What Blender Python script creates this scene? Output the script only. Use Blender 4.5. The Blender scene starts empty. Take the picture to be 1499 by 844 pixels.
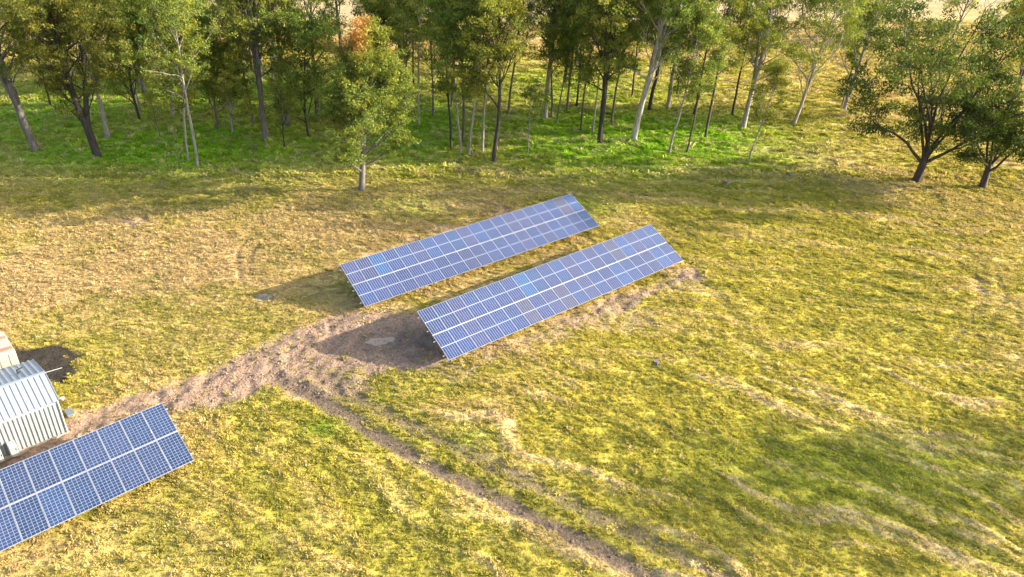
import bpy, math, random
import numpy as np
from mathutils import Vector, Matrix

# ------------------------------------------------------------------ camera, sky, sun, exposure
sc = bpy.context.scene
col = sc.collection
CAM = np.array([-1.3857, -1.3513, 25.0253])
CF = np.array([0.0279105, 0.8761892, -0.4811584])
CR = np.array([0.9983456, -0.0002266, 0.0574984])
CU = np.array([-0.0502705, 0.4819672, 0.8747460])
FOC, PW, PH = 1000.0, 1499.0, 844.0
PA, PB = 0.055373, 0.053998            # the paddock is a gentle slope: z = PA x + PB y

cam = bpy.data.cameras.new('camera'); cam_o = bpy.data.objects.new('camera', cam); col.objects.link(cam_o)
cam.sensor_width = 36.0; cam.lens = FOC / PW * 36.0; cam.clip_start = 0.5; cam.clip_end = 3000
cam_o.matrix_world = Matrix(((CR[0], CU[0], -CF[0], CAM[0]), (CR[1], CU[1], -CF[1], CAM[1]), (CR[2], CU[2], -CF[2], CAM[2]), (0, 0, 0, 1)))
sc.camera = cam_o

SUN_EL, SUN_AZ = math.radians(21.0), math.radians(4.0)
SUN = Vector((math.cos(SUN_EL) * math.cos(SUN_AZ), math.cos(SUN_EL) * math.sin(SUN_AZ), math.sin(SUN_EL)))
world = bpy.data.worlds.new('World'); sc.world = world; world.use_nodes = True
wn = world.node_tree.nodes; wl = world.node_tree.links
bg = wn['Background']; sky = wn.new('ShaderNodeTexSky'); sky.sky_type = 'NISHITA'; sky.sun_disc = False
sky.sun_elevation = SUN_EL; sky.sun_rotation = math.pi / 2 - SUN_AZ; sky.altitude = 100; sky.dust_density = 3.0; sky.ozone_density = 0.6
wl.new(sky.outputs[0], bg.inputs[0]); bg.inputs[1].default_value = 0.15
sl = bpy.data.lights.new('sun', 'SUN'); sl.energy = 4.6; sl.angle = math.radians(0.55); sl.color = (1.0, 0.91, 0.74)
so = bpy.data.objects.new('sun', sl); col.objects.link(so); so.location = (80, 10, 60)
so.rotation_euler = (-SUN).to_track_quat('-Z', 'Y').to_euler()
vs = sc.view_settings; vs.view_transform = 'Standard'; vs.look = 'None'; vs.exposure = 1.78; vs.gamma = 1.0; vs.use_curve_mapping = False

# ------------------------------------------------------------------ helpers
def G(u, v, h=0.0):
    """photo pixel -> point on the paddock (h above it)"""
    d = CF * FOC + CR * (u - PW / 2) - CU * (v - PH / 2)
    t = (PA * CAM[0] + PB * CAM[1] + h - CAM[2]) / (d[2] - PA * d[0] - PB * d[1])
    return CAM + t * d

def tag(o, label=None, cat=None, group=None, kind=None):
    if label: o['label'] = label
    if cat: o['category'] = cat
    if group: o['group'] = group
    if kind: o['kind'] = kind
    return o

def mesh_np(name, verts, faces, mats=None, smooth=False, attrs=None):
    """verts Nx3, faces MxK numpy"""
    me = bpy.data.meshes.new(name)
    verts = np.asarray(verts, np.float32); faces = np.asarray(faces, np.int32)
    me.vertices.add(len(verts)); me.vertices.foreach_set('co', verts.ravel())
    k = faces.shape[1]
    me.loops.add(faces.size); me.loops.foreach_set('vertex_index', faces.ravel())
    me.polygons.add(len(faces)); me.polygons.foreach_set('loop_start', np.arange(len(faces), dtype=np.int32) * k)
    if smooth: me.polygons.foreach_set('use_smooth', np.ones(len(faces), bool))
    me.update(calc_edges=True)
    for m in (mats or []): me.materials.append(m)
    for an, (dom, data) in (attrs or {}).items():
        a = me.attributes.new(an, 'FLOAT_COLOR', dom)
        d4 = np.ones((len(data), 4), np.float32); d4[:, :data.shape[1]] = data
        a.data.foreach_set('color', d4.ravel())
    return me

def obj(name, me, parent=None, loc=None):
    o = bpy.data.objects.new(name, me); col.objects.link(o)
    if parent is not None: o.parent = parent
    if loc is not None: o.location = loc
    return o

def empty(name, loc=(0, 0, 0), rz=0.0):
    o = bpy.data.objects.new(name, None); col.objects.link(o); o.location = loc; o.rotation_euler = (0, 0, rz)
    o.empty_display_size = 0.3
    return o

class MB:
    """collects simple shapes into one mesh"""
    def __init__(s): s.v = []; s.f = []
    def add(s, vs_, fs_):
        n = len(s.v); s.v += [tuple(p) for p in vs_]; s.f += [tuple(i + n for i in f) for f in fs_]; return s
    def box(s, o, ax, ay, az):
        """corner box from centre o and three half-axis vectors"""
        o, ax, ay, az = map(Vector, (o, ax, ay, az))
        p = [o + ax * i + ay * j + az * k for k in (-1, 1) for j in (-1, 1) for i in (-1, 1)]
        return s.add(p, [(0, 2, 3, 1), (4, 5, 7, 6), (0, 1, 5, 4), (2, 6, 7, 3), (0, 4, 6, 2), (1, 3, 7, 5)])
    def bar(s, p, q, w, h=None, up=(0, 0, 1)):
        p, q = Vector(p), Vector(q); d = q - p; L = d.length; d.normalize(); h = h or w
        x = d.cross(Vector(up))
        if x.length < 1e-4: x = d.cross(Vector((1, 0, 0)))
        x.normalize(); z = x.cross(d)
        return s.box((p + q) / 2, d * L / 2, x * w / 2, z * h / 2)
    def tube(s, p, q, r0, r1=None, n=10):
        p, q = Vector(p), Vector(q); r1 = r0 if r1 is None else r1
        d = (q - p).normalized(); x = d.orthogonal().normalized(); y = d.cross(x)
        ring = lambda c, r: [c + x * r * math.cos(2 * math.pi * i / n) + y * r * math.sin(2 * math.pi * i / n) for i in range(n)]
        fs_ = [(i, (i + 1) % n, n + (i + 1) % n, n + i) for i in range(n)] + [tuple(range(n - 1, -1, -1)), tuple(range(n, 2 * n))]
        return s.add(ring(p, r0) + ring(q, r1), fs_)
    def mesh(s, name, mat, bevel=0.0):
        me = bpy.data.meshes.new(name); me.from_pydata([tuple(p) for p in s.v], [], s.f); me.update()
        if mat: me.materials.append(mat)
        return me
    def build(s, name, mat, parent=None, loc=None, bevel=0.0):
        o = obj(name, s.mesh(name, mat), parent, loc)
        if bevel:
            b = o.modifiers.new('bevel', 'BEVEL'); b.width = bevel; b.segments = 2; b.limit_method = 'ANGLE'
        return o

# ------------------------------------------------------------------ noise
def _tab(seed):
    r = np.random.RandomState(seed); return r.rand(256, 256).astype(np.float64) * 2 - 1
_T = {}
def vnoise(x, y, seed=0):
    if seed not in _T: _T[seed] = _tab(seed)
    t = _T[seed]
    xi = np.floor(x).astype(np.int64); yi = np.floor(y).astype(np.int64)
    fx = x - xi; fy = y - yi
    fx = fx * fx * fx * (fx * (fx * 6 - 15) + 10); fy = fy * fy * fy * (fy * (fy * 6 - 15) + 10)
    a = t[xi & 255, yi & 255]; b = t[(xi + 1) & 255, yi & 255]; c = t[xi & 255, (yi + 1) & 255]; d = t[(xi + 1) & 255, (yi + 1) & 255]
    return (a * (1 - fx) + b * fx) * (1 - fy) + (c * (1 - fx) + d * fx) * fy
def fbm(x, y, seed=0, oct=4, gain=0.5):
    s = 0; a = 1.0; n = 0
    for i in range(oct):
        c, si = math.cos(0.7 * i + 0.3), math.sin(0.7 * i + 0.3)
        s = s + a * vnoise((x * c - y * si) * 2 ** i + 17.3 * i, (x * si + y * c) * 2 ** i + 5.1 * i, seed + i); n += a; a *= gain
    return s / n
def smooth(e0, e1, x):
    t = np.clip((x - e0) / (e1 - e0), 0, 1); return t * t * (3 - 2 * t)

def pxline(pts):
    return np.array([G(*p)[:2] for p in pts])
def dline(x, y, P):
    """distance to a world polyline and position along it (m)"""
    best = np.full(x.shape, 1e9); along = np.zeros(x.shape); acc = 0
    for a, b in zip(P[:-1], P[1:]):
        d = b - a; L = np.hypot(*d)
        t = np.clip(((x - a[0]) * d[0] + (y - a[1]) * d[1]) / (L * L), 0, 1)
        q = np.hypot(x - a[0] - t * d[0], y - a[1] - t * d[1])
        m = q < best; best = np.where(m, q, best); along = np.where(m, acc + t * L, along); acc += L
    return best, along
def blob(x, y, u, v, ru, rv, warp=0.0):
    """soft patch centred on the ground at a photo pixel; radii given there, turned into metres"""
    c = G(u, v); ax = np.hypot(*(G(u + ru, v) - c)[:2]); ay = np.hypot(*(G(u, v - rv) - G(u, v + rv))[:2]) / 2
    return np.exp(-(((x - c[0]) / ax) ** 2 + ((y - c[1]) / ay) ** 2) * (1 + warp))

# ------------------------------------------------------------------ the paddock: relief and ground cover
TRACK = pxline([(60, 662), (120, 628), (180, 607), (255, 582), (330, 555), (420, 522), (500, 490), (560, 488), (620, 500)])
RUT1 = pxline([(395, 545), (455, 575), (500, 602), (560, 640), (640, 688), (700, 715), (790, 760), (870, 800), (950, 842), (1010, 880)])
RUT2 = pxline([(470, 548), (520, 580), (580, 612), (650, 645), (740, 690), (820, 728), (920, 775), (1010, 818), (1100, 862)])
ARC1 = pxline([(352, 405), (346, 382), (352, 360), (372, 345), (392, 330)])
ARC2 = pxline([(368, 402), (364, 382), (372, 362), (390, 350)])
ARC3 = pxline([(1395, 500), (1420, 470), (1440, 440), (1430, 405), (1405, 385)])
ARC4 = pxline([(1430, 490), (1455, 465), (1470, 435), (1462, 405)])
ARC5 = pxline([(1010, 385), (1040, 420), (1085, 470)])
A1_BACK = pxline([(490, 398), (600, 352), (760, 300)])
A2_FRONT = pxline([(665, 535), (760, 500), (860, 462), (1010, 402)])
A1_FRONT = pxline([(540, 462), (700, 400), (860, 345)])
RA = RUT1[6] - RUT1[4]; RA = RA / np.hypot(*RA)          # the way the slashed grass lies, lower right

def fields(x, y):
    n1 = fbm(x / 9, y / 9, 11, 4); n2 = fbm(x / 2.3, y / 2.3, 21, 4); n3 = fbm(x / 0.7, y / 0.7, 31, 3)
    wx, wy = x + 1.2 * vnoise(x / 4, y / 4, 3), y + 1.2 * vnoise(x / 4, y / 4, 4)
    s = wx * RA[0] + wy * RA[1]; t = -wx * RA[1] + wy * RA[0]
    st_a = .6 * fbm(s / 9.0, t / 0.42, 41, 3) + .5 * fbm(s / 5.0, t / 1.1, 44, 3)                     # streaks of cut grass along the ruts
    ang = math.radians(-14); s2 = wx * math.cos(ang) + wy * math.sin(ang); t2 = -wx * math.sin(ang) + wy * math.cos(ang)
    st_b = .6 * fbm(s2 / 8.0, t2 / 0.55, 51, 3) + .5 * fbm(s2 / 5.0, t2 / 1.3, 54, 3)
    k = smooth(26, 40, y); streak = (st_a * (1 - k) + st_b * k) * (.40 + .60 * smooth(-12, 2, x + .15 * (y - 20)))
    F = {}
    dtr, al = dline(x, y, TRACK)
    w = 1.7 + 0.9 * smooth(6, 16, al) + 0.5 * n1
    dirt = smooth(w + 0.7, w - 0.5, dtr + 0.9 * n2 + 0.3 * n3)
    dirt = np.maximum(dirt, smooth(0.42, 0.62, blob(x, y, 545, 503, 128, 54) + 0.28 * n2 + 0.10 * n3))
    dirt = np.maximum(dirt, smooth(0.45, 0.62, blob(x, y, 480, 560, 95, 32) + 0.35 * n2 + 0.12 * n3) * 0.8)
    d2, a2 = dline(x, y, A2_FRONT)
    dirt = np.maximum(dirt, smooth(1.5, 0.3, d2 + 0.9 * n2 + 0.4 * n3) * (0.70 + 0.25 * smooth(6, 12, a2)))
    d1, a1 = dline(x, y, A1_BACK)
    dirt = np.maximum(dirt, smooth(0.9, 0.1, d1 + 0.8 * n2 + 0.4 * n3) * 0.7)
    for (u, v, ru, rv, q) in [(738, 308, 26, 9, 1), (655, 333, 30, 8, .8), (1000, 410, 40, 18, .6), (900, 470, 60, 20, .55), (195, 321, 24, 9, .8), (95, 640, 40, 18, 1), (640, 335, 20, 8, .6),
                              (800, 490, 60, 18, .55), (1435, 420, 26, 20, .35), (1180, 245, 40, 6, .3)]:
        dirt = np.maximum(dirt, q * smooth(0.40, 0.66, blob(x, y, u, v, ru, rv) + 0.3 * n2 + 0.15 * n3))
    r1, b1 = dline(x, y, RUT1); r2, b2 = dline(x, y, RUT2)
    end1 = smooth(-1, 2, b1); 
    rut = np.maximum(smooth(0.72, 0.2, r1 + 0.16 * n2 + 0.12 * n3) * end1, 0.8 * smooth(0.75, 0.15, r2 + 0.22 * n2 + 0.18 * n3))
    for (P, q, w_) in [(ARC1, .55, .2), (ARC2, .55, .2), (ARC3, .5, .26), (ARC4, .42, .22), (ARC5, .5, .4)]:
        d, _ = dline(x, y, P); rut = np.maximum(rut, q * smooth(w_ * 1.8, w_ * .4, d + .15 * n2))
    F['dirt'] = np.clip(dirt, 0, 1); F['rut'] = np.clip(rut, 0, 1)
    F['wet'] = np.clip(smooth(0.3, 0.75, blob(x, y, 610, 505, 60, 34) + 0.3 * n2) + 0.5 * smooth(.35, .7, blob(x, y, 520, 500, 60, 26) + .3 * n2), 0, 1)
    F['burn'] = smooth(0.30, 0.58, np.maximum(blob(x, y, 60, 523, 52, 18), blob(x, y, 78, 546, 40, 17)) + 0.5 * n2 + 0.2 * n3)
    F['pud'] = smooth(.25, .75, blob(x, y, 556, 498, 23, 10) + .22 * n2 + .12 * n3)
    F['ash'] = .9 * smooth(0.35, 0.85, blob(x, y, 385, 435, 26, 9) + 0.3 * n2)
    # dry tan grass on the left and up the middle, yellow-green on the right, lush green in the grove
    dry = 0.44 + 0.45 * n1 + 0.30 * n2 + 0.85 * streak
    dry += 0.75 * blob(x, y, 240, 380, 300, 95) + 0.30 * blob(x, y, 650, 350, 160, 50) - 0.75 * blob(x, y, 1150, 620, 380, 170) - 0.45 * blob(x, y, 1230, 370, 300, 110)
    dry -= 0.55 * blob(x, y, 430, 720, 330, 110) + 0.35 * blob(x, y, 60, 540, 110, 60)
    dry += 0.30 * blob(x, y, 150, 760, 260, 70) * 0.6
    dry += 1.2 * smooth(108, 130, y - .22 * np.maximum(x, 0))
    F['dry'] = np.clip(dry, 0, 1)
    lush = np.maximum.reduce([1.3 * blob(x, y, 900, 198, 240, 50), 1.1 * blob(x, y, 270, 212, 280, 42), 1.0 * blob(x, y, 620, 185, 160, 55), .85 * blob(x, y, 60, 170, 230, 55), .8 * blob(x, y, 420, 140, 420, 40), .7 * blob(x, y, 850, 130, 200, 40), 0.35 * blob(x, y, 600, 300, 90, 18), 0.3 * blob(x, y, 1250, 690, 260, 60),
                              0.6 * blob(x, y, 470, 627, 26, 12), 0.3 * blob(x, y, 690, 640, 40, 16), 0.5 * blob(x, y, 850, 300, 60, 20)])
    F['lush'] = np.clip(lush * (1.0 + 0.4 * n2 + 0.4 * n1), 0, 1)
    F['thatch'] = np.clip(smooth(0.08, 0.42, streak + 0.15 * n3) * (0.35 + 0.9 * np.maximum.reduce([blob(x, y, 1150, 760, 420, 110), blob(x, y, 1250, 560, 330, 60), blob(x, y, 850, 600, 160, 60)])), 0, 1)
    ca = fbm(s / 1.25, t / 0.42, 61, 3); cb = fbm(s2 / 1.25, t2 / 0.48, 62, 3); F['cl'] = ca * (1 - k) + cb * k
    F['n'] = (n1, n2, n3, streak)
    return F

def lerp(a, b, t): return a + (b - a) * np.clip(t, 0, 1)[:, None]
C_TAN = np.array([.465, .328, .140]); C_YG = np.array([.430, .355, .054]); C_OLIVE = np.array([.250, .235, .038]); C_LUSH = np.array([.215, .370, .014])
C_DIRT = np.array([.315, .212, .150]); C_WET = np.array([.145, .100, .078]); C_BURN = np.array([.032, .027, .028]); C_THATCH = np.array([.56, .42, .22]); C_ASH = np.array([.27, .235, .20])
C_FAR = np.array([.43, .325, .18])
def cover(x, y, F, soil=True):
    n1, n2, n3, st = F['n']
    c = lerp(np.tile(C_YG, (len(x), 1)), C_TAN[None], F['dry'])
    c = lerp(c, C_OLIVE[None], 0.65 * smooth(0.0, 0.5, -n2 * .25 - n1 * .40 - .75 * st - .35 * F['cl'] + .34 * smooth(42, 20, y) * smooth(6, -8, x)))
    c = lerp(c, C_LUSH[None], F['lush'])
    c = lerp(c, C_THATCH[None], F['thatch'] * .8)
    c = lerp(c, C_FAR[None], smooth(116, 140, y - .22 * np.maximum(x, 0) + 6 * n1))
    if soil:
        d = lerp(np.tile(C_DIRT, (len(x), 1)), C_WET[None], np.clip(F['wet'] * .45 + .35 * smooth(0, .6, n3), 0, 1))
        c = c * (1 - F['dirt'][:, None]) + d * F['dirt'][:, None]
        c = lerp(c, np.array([[.150, .108, .082]]), F['rut'] * .95)
        c = lerp(c, C_ASH[None], F['ash']); c = lerp(c, C_BURN[None], F['burn'] * .97)
    return c * (1 + 0.10 * n3[:, None] + .20 * F['cl'][:, None] + .22 * st[:, None])
def relief(x, y, F):
    n1, n2, n3, st = F['n']
    far = smooth(85, 60, y)
    clump = F['cl']
    grass = 1 - np.clip(F['dirt'] + F['rut'], 0, 1)
    fine = fbm(x / 0.42, y / 0.42, 66, 2)
    h = 0.10 * n1 + 0.05 * n2 + (0.034 * clump + 0.105 * st + 0.020 * fine) * grass * (0.4 + 0.6 * far)
    churn = fbm(x / 0.6, y / 0.6, 71, 3); h += F['dirt'] * (0.15 * churn - 0.03)
    h -= F['rut'] * 0.085
    h = h * (1 - F['pud']) - .07 * F['pud']
    h += .05 * F['thatch'] * (vnoise(x / .45, y / .45, 77))
    return h
def ground_z(x, y):
    x = np.atleast_1d(np.asarray(x, float)); y = np.atleast_1d(np.asarray(y, float))
    return PA * x + PB * y + relief(x, y, fields(x, y))
def gz(x, y): return float(ground_z(x, y)[0])

# ------------------------------------------------------------------ materials
def mat(name, base, rough=0.6, metal=0.0, spec=0.5):
    m = bpy.data.materials.new(name); m.use_nodes = True
    b = m.node_tree.nodes['Principled BSDF']; b.inputs['Base Color'].default_value = (*base, 1); b.inputs['Roughness'].default_value = rough
    b.inputs['Metallic'].default_value = metal; b.inputs['Specular IOR Level'].default_value = spec
    return m
def nd(m, t, **kw):
    n = m.node_tree.nodes.new(t)
    for k, v in kw.items(): setattr(n, k, v)
    return n
def lk(m, a, b): m.node_tree.links.new(a, b)
def mathn(m, op, a, b=None, c=None):
    n = nd(m, 'ShaderNodeMath', operation=op)
    for i, v in enumerate((a, b, c)):
        if v is None: continue
        if isinstance(v, (int, float)): n.inputs[i].default_value = v
        else: lk(m, v, n.inputs[i])
    return n.outputs[0]
def mixc(m, f, a, b, mode='MIX'):
    n = nd(m, 'ShaderNodeMix', data_type='RGBA', blend_type=mode)
    for i, v in ((0, f), (6, a), (7, b)):
        if isinstance(v, (int, float)): n.inputs[i].default_value = v
        elif isinstance(v, tuple): n.inputs[i].default_value = (*v, 1) if len(v) == 3 else v
        else: lk(m, v, n.inputs[i])
    return n.outputs[2]
def noise(m, scale, detail=4, rough=.55, coord=None):
    n = nd(m, 'ShaderNodeTexNoise'); n.inputs['Scale'].default_value = scale; n.inputs['Detail'].default_value = detail; n.inputs['Roughness'].default_value = rough
    if coord is None: coord = nd(m, 'ShaderNodeTexCoord').outputs['Object']
    lk(m, coord, n.inputs['Vector']); return n.outputs['Fac']
def ramp(m, f, stops):
    r = nd(m, 'ShaderNodeValToRGB'); e = r.color_ramp.elements
    while len(e) < len(stops): e.new(0.5)
    for i, (p, c) in enumerate(stops): e[i].position = p; e[i].color = (*c, 1) if len(c) == 3 else c
    lk(m, f, r.inputs[0]); return r.outputs[0]
def bump(m, h, dist, strength=1.0):
    b = nd(m, 'ShaderNodeBump'); b.inputs['Distance'].default_value = dist; b.inputs['Strength'].default_value = strength; lk(m, h, b.inputs['Height'])
    lk(m, b.outputs[0], m.node_tree.nodes['Principled BSDF'].inputs['Normal']); return b

def ground_mat():
    m = mat('paddock_ground', (.2, .2, .1), 0.95, spec=.1); p = m.node_tree.nodes['Principled BSDF']
    a = nd(m, 'ShaderNodeAttribute', attribute_name='cover').outputs['Color']
    co = nd(m, 'ShaderNodeTexCoord').outputs['Object']
    f1 = noise(m, 7.0, 5, .65, co); f2 = noise(m, 2.2, 4, .6, co)
    k = ramp(m, f1, [(.28, (.45, .45, .45)), (.5, (.95, .95, .95)), (.75, (1.45, 1.4, 1.25))])
    c = mixc(m, 1.0, a, k, 'MULTIPLY')
    k2 = ramp(m, f2, [(.3, (.78, .8, .8)), (.7, (1.18, 1.15, 1.1))])
    lk(m, mixc(m, 1.0, c, k2, 'MULTIPLY'), p.inputs['Base Color'])
    h = mathn(m, 'ADD', f1, mathn(m, 'MULTIPLY', f2, .8)); bump(m, h, .10, .9)
    return m
M_GROUND = ground_mat()

def foliage_mat(name, attr, kind, trans=.35, rough=.55):
    m = bpy.data.materials.new(name); m.use_nodes = True; nt = m.node_tree; nt.nodes.clear()
    out = nt.nodes.new('ShaderNodeOutputMaterial'); a = nt.nodes.new('ShaderNodeAttribute'); a.attribute_type = kind; a.attribute_name = attr
    d = nt.nodes.new('ShaderNodeBsdfPrincipled'); d.inputs['Roughness'].default_value = rough; d.inputs['Specular IOR Level'].default_value = .12
    t = nt.nodes.new('ShaderNodeBsdfTranslucent'); mx = nt.nodes.new('ShaderNodeMixShader'); mx.inputs[0].default_value = trans
    g = nt.nodes.new('ShaderNodeMix'); g.data_type = 'RGBA'; g.blend_type = 'MULTIPLY'; g.inputs[0].default_value = 1; g.inputs[7].default_value = (1.1, 1.15, .55, 1)
    src = a.outputs['Color']
    oi = nt.nodes.new('ShaderNodeObjectInfo')
    if kind == 'GEOMETRY':
        mm = nt.nodes.new('ShaderNodeMix'); mm.data_type = 'RGBA'; mm.blend_type = 'MULTIPLY'; mm.inputs[0].default_value = 1
        nt.links.new(src, mm.inputs[6]); nt.links.new(oi.outputs['Color'], mm.inputs[7]); src = mm.outputs[2]
    nt.links.new(src, d.inputs['Base Color']); nt.links.new(src, g.inputs[6]); nt.links.new(g.outputs[2], t.inputs[0])
    nt.links.new(d.outputs[0], mx.inputs[1]); nt.links.new(t.outputs[0], mx.inputs[2]); nt.links.new(mx.outputs[0], out.inputs[0])
    return m
M_LEAF = foliage_mat('gum_leaves', 'leaf', 'GEOMETRY', .40, .5)
M_TUFT = foliage_mat('grass_blades', 'tcol', 'INSTANCER', .22, .8)

def bark_mat():
    m = mat('gum_bark', (.3, .27, .24), .85, spec=.2); p = m.node_tree.nodes['Principled BSDF']
    oi = nd(m, 'ShaderNodeObjectInfo').outputs['Color']
    tc = nd(m, 'ShaderNodeTexCoord').outputs['Object']
    mp = nd(m, 'ShaderNodeMapping'); mp.inputs['Scale'].default_value = (6, 6, 1.2); lk(m, tc, mp.inputs[0])
    f = noise(m, 1.0, 6, .65, mp.outputs[0])
    k = ramp(m, f, [(.3, (.42, .40, .38)), (.5, (.9, .88, .86)), (.72, (1.3, 1.27, 1.22))])
    lk(m, mixc(m, 1.0, oi, k, 'MULTIPLY'), p.inputs['Base Color']); bump(m, f, .05, .8)
    return m
M_BARK = bark_mat()

# ------------------------------------------------------------------ ground sheet
def axis(lo, hi, step, far_lo, far_hi, grow):
    a = list(np.arange(lo, hi + 1e-6, step)); s = step; 
    while a[-1] < far_hi: s *= grow; a.append(a[-1] + s)
    s = step; b = []
    x = lo
    while x > far_lo: s *= grow; x -= s; b.append(x)
    return np.array(b[::-1] + a)
gx = axis(-42, 46, .145, -900, 900, 1.045); gy = axis(15, 70, .145, -300, 1400, 1.032)
X, Y = np.meshgrid(gx, gy); xf, yf = X.ravel(), Y.ravel()
Fg = fields(xf, yf)
zf = PA * xf + PB * yf + relief(xf, yf, Fg)
# beyond the paddock the land flattens out
rad_ = np.hypot(xf, yf); hill = smooth(150, 420, rad_); zf = zf * (1 - hill) + hill * 9.0
nx, ny = len(gx), len(gy)
ii = (np.arange(ny - 1)[:, None] * nx + np.arange(nx - 1)[None]).ravel()
quads = np.stack([ii, ii + 1, ii + nx + 1, ii + nx], 1)
cov = np.clip(cover(xf, yf, Fg), .004, .7)
ground = obj('ground', mesh_np('ground', np.stack([xf, yf, zf], 1), quads, [M_GROUND], True, {'cover': ('POINT', cov)}))
tag(ground, 'dry yellow green paddock with bare dirt patches', None, None, 'structure')
print('ground quads', len(quads), zf.min(), zf.max())

# ------------------------------------------------------------------ grass and clods (scattered, uncountable)
src_col = bpy.data.collections.new('tuft_sources')
def tuft_mesh(seed, nb, spread, hgt, flat):
    r = np.random.RandomState(seed); V = []; Fc = []
    for i in range(nb):
        a = r.rand() * 2 * math.pi; d = spread * math.sqrt(r.rand()); bx, by = d * math.cos(a), d * math.sin(a)
        la = a + r.randn() * .7; ln = hgt * (.6 + .7 * r.rand()); out = ln * flat * (.5 + r.rand()); w = .008 + .010 * r.rand()
        px_, py_ = -math.sin(la) * w, math.cos(la) * w; n = len(V)
        mx_, my_ = bx + math.cos(la) * out * .4, by + math.sin(la) * out * .4
        ex, ey = bx + math.cos(la) * out, by + math.sin(la) * out
        V += [(bx - px_, by - py_, -.02), (bx + px_, by + py_, -.02), (mx_ + px_ * 1.2, my_ + py_ * 1.2, ln * .7), (mx_ - px_ * 1.2, my_ - py_ * 1.2, ln * .7), (ex, ey, ln * (1 - .45 * flat))]
        Fc += [(n, n + 1, n + 2, n + 3), (n + 3, n + 2, n + 4)]
    me = bpy.data.meshes.new('tuft'); me.from_pydata(V, [], Fc); me.update(); me.materials.append(M_TUFT); return me
for i, (nb, sp, hg, fl) in enumerate([(16, .10, .12, .8), (20, .13, .09, 1.2), (14, .08, .15, .6), (22, .16, .07, 1.5)]):
    o = bpy.data.objects.new('tuft_%d' % i, tuft_mesh(100 + i, nb, sp, hg, fl)); src_col.objects.link(o)
clod_col = bpy.data.collections.new('clod_sources')
def clod_mesh(seed, m):
    import bmesh
    bm = bmesh.new(); bmesh.ops.create_icosphere(bm, subdivisions=1, radius=.5); r = random.Random(seed)
    for v in bm.verts: v.co *= r.uniform(.65, 1.25); v.co.z *= .6
    me = bpy.data.meshes.new('clod'); bm.to_mesh(me); bm.free(); me.materials.append(m); return me
M_CLOD = mat('soil_clod', (.3, .21, .15), 1.0, spec=.1)
_a = nd(M_CLOD, 'ShaderNodeAttribute', attribute_name='tcol'); _a.attribute_type = 'INSTANCER'
lk(M_CLOD, _a.outputs['Color'], M_CLOD.node_tree.nodes['Principled BSDF'].inputs['Base Color'])
for i in range(4):
    o = bpy.data.objects.new('clod_%d' % i, clod_mesh(i, M_CLOD)); clod_col.objects.link(o)

def scatter(name, P, rot, scl, colr, coll, label, cat):
    me = bpy.data.meshes.new(name); me.vertices.add(len(P)); me.vertices.foreach_set('co', P.astype(np.float32).ravel())
    a = me.attributes.new('rot', 'FLOAT_VECTOR', 'POINT'); a.data.foreach_set('vector', rot.astype(np.float32).ravel())
    a = me.attributes.new('scl', 'FLOAT_VECTOR', 'POINT'); a.data.foreach_set('vector', scl.astype(np.float32).ravel())
    c4 = np.ones((len(P), 4), np.float32); c4[:, :3] = colr
    a = me.attributes.new('tcol', 'FLOAT_COLOR', 'POINT'); a.data.foreach_set('color', c4.ravel())
    me.update(); o = obj(name, me); tag(o, label, cat, None, 'stuff')
    t = bpy.data.node_groups.new(name + '_scatter', 'GeometryNodeTree')
    t.interface.new_socket('Geometry', in_out='INPUT', socket_type='NodeSocketGeometry'); t.interface.new_socket('Geometry', in_out='OUTPUT', socket_type='NodeSocketGeometry')
    gi = t.nodes.new('NodeGroupInput'); go = t.nodes.new('NodeGroupOutput'); ip = t.nodes.new('GeometryNodeInstanceOnPoints'); ci = t.nodes.new('GeometryNodeCollectionInfo')
    ci.inputs[0].default_value = coll; ci.inputs['Separate Children'].default_value = True; ci.inputs['Reset Children'].default_value = True
    def na(n, ty):
        x = t.nodes.new('GeometryNodeInputNamedAttribute'); x.data_type = ty; x.inputs['Name'].default_value = n; return x.outputs['Attribute']
    t.links.new(gi.outputs[0], ip.inputs['Points']); t.links.new(ci.outputs[0], ip.inputs['Instance']); ip.inputs['Pick Instance'].default_value = True
    e2r = t.nodes.new('FunctionNodeEulerToRotation'); t.links.new(na('rot', 'FLOAT_VECTOR'), e2r.inputs[0]); t.links.new(e2r.outputs[0], ip.inputs['Rotation'])
    t.links.new(na('scl', 'FLOAT_VECTOR'), ip.inputs['Scale']); t.links.new(ip.outputs[0], go.inputs[0])
    md = o.modifiers.new('scatter', 'NODES'); md.node_group = t
    return o

rs = np.random.RandomState(5)
def sample(n, ylo, yhi, power):
    y = ylo + (yhi - ylo) * rs.rand(n) ** power
    half = 0.80 * y + 9
    x = (rs.rand(n) * 2 - 1) * half
    return x, y
xs, ys = [], []
for n, a, b, p in ((230000, 15.5, 62, .75), (90000, 60, 135, .9)):
    x, y = sample(n, a, b, p); xs.append(x); ys.append(y)
x = np.concatenate(xs); y = np.concatenate(ys)
Fs = fields(x, y)
keep = rs.rand(len(x)) > np.clip(1.02 * Fs['dirt'] * .93 + Fs['rut'] * .95 + Fs['burn'] * .98 + Fs['ash'] * .95, 0, .985)
clumpy = fbm(x / .5, y / .5, 91, 2); keep &= rs.rand(len(x)) < .62 + .7 * clumpy
x, y = x[keep], y[keep]; Fs = {k: (v[keep] if k != 'n' else tuple(q[keep] for q in v)) for k, v in Fs.items()}
z = PA * x + PB * y + relief(x, y, Fs)
tc = cover(x, y, Fs, False) * (0.88 + .42 * rs.rand(len(x)))[:, None]
straw = (rs.rand(len(x)) < .10 + .30 * Fs['dry'])[:, None]
tc = np.where(straw, tc * .4 + .6 * C_THATCH[None] * (.7 + .5 * rs.rand(len(x)))[:, None], tc)
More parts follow.
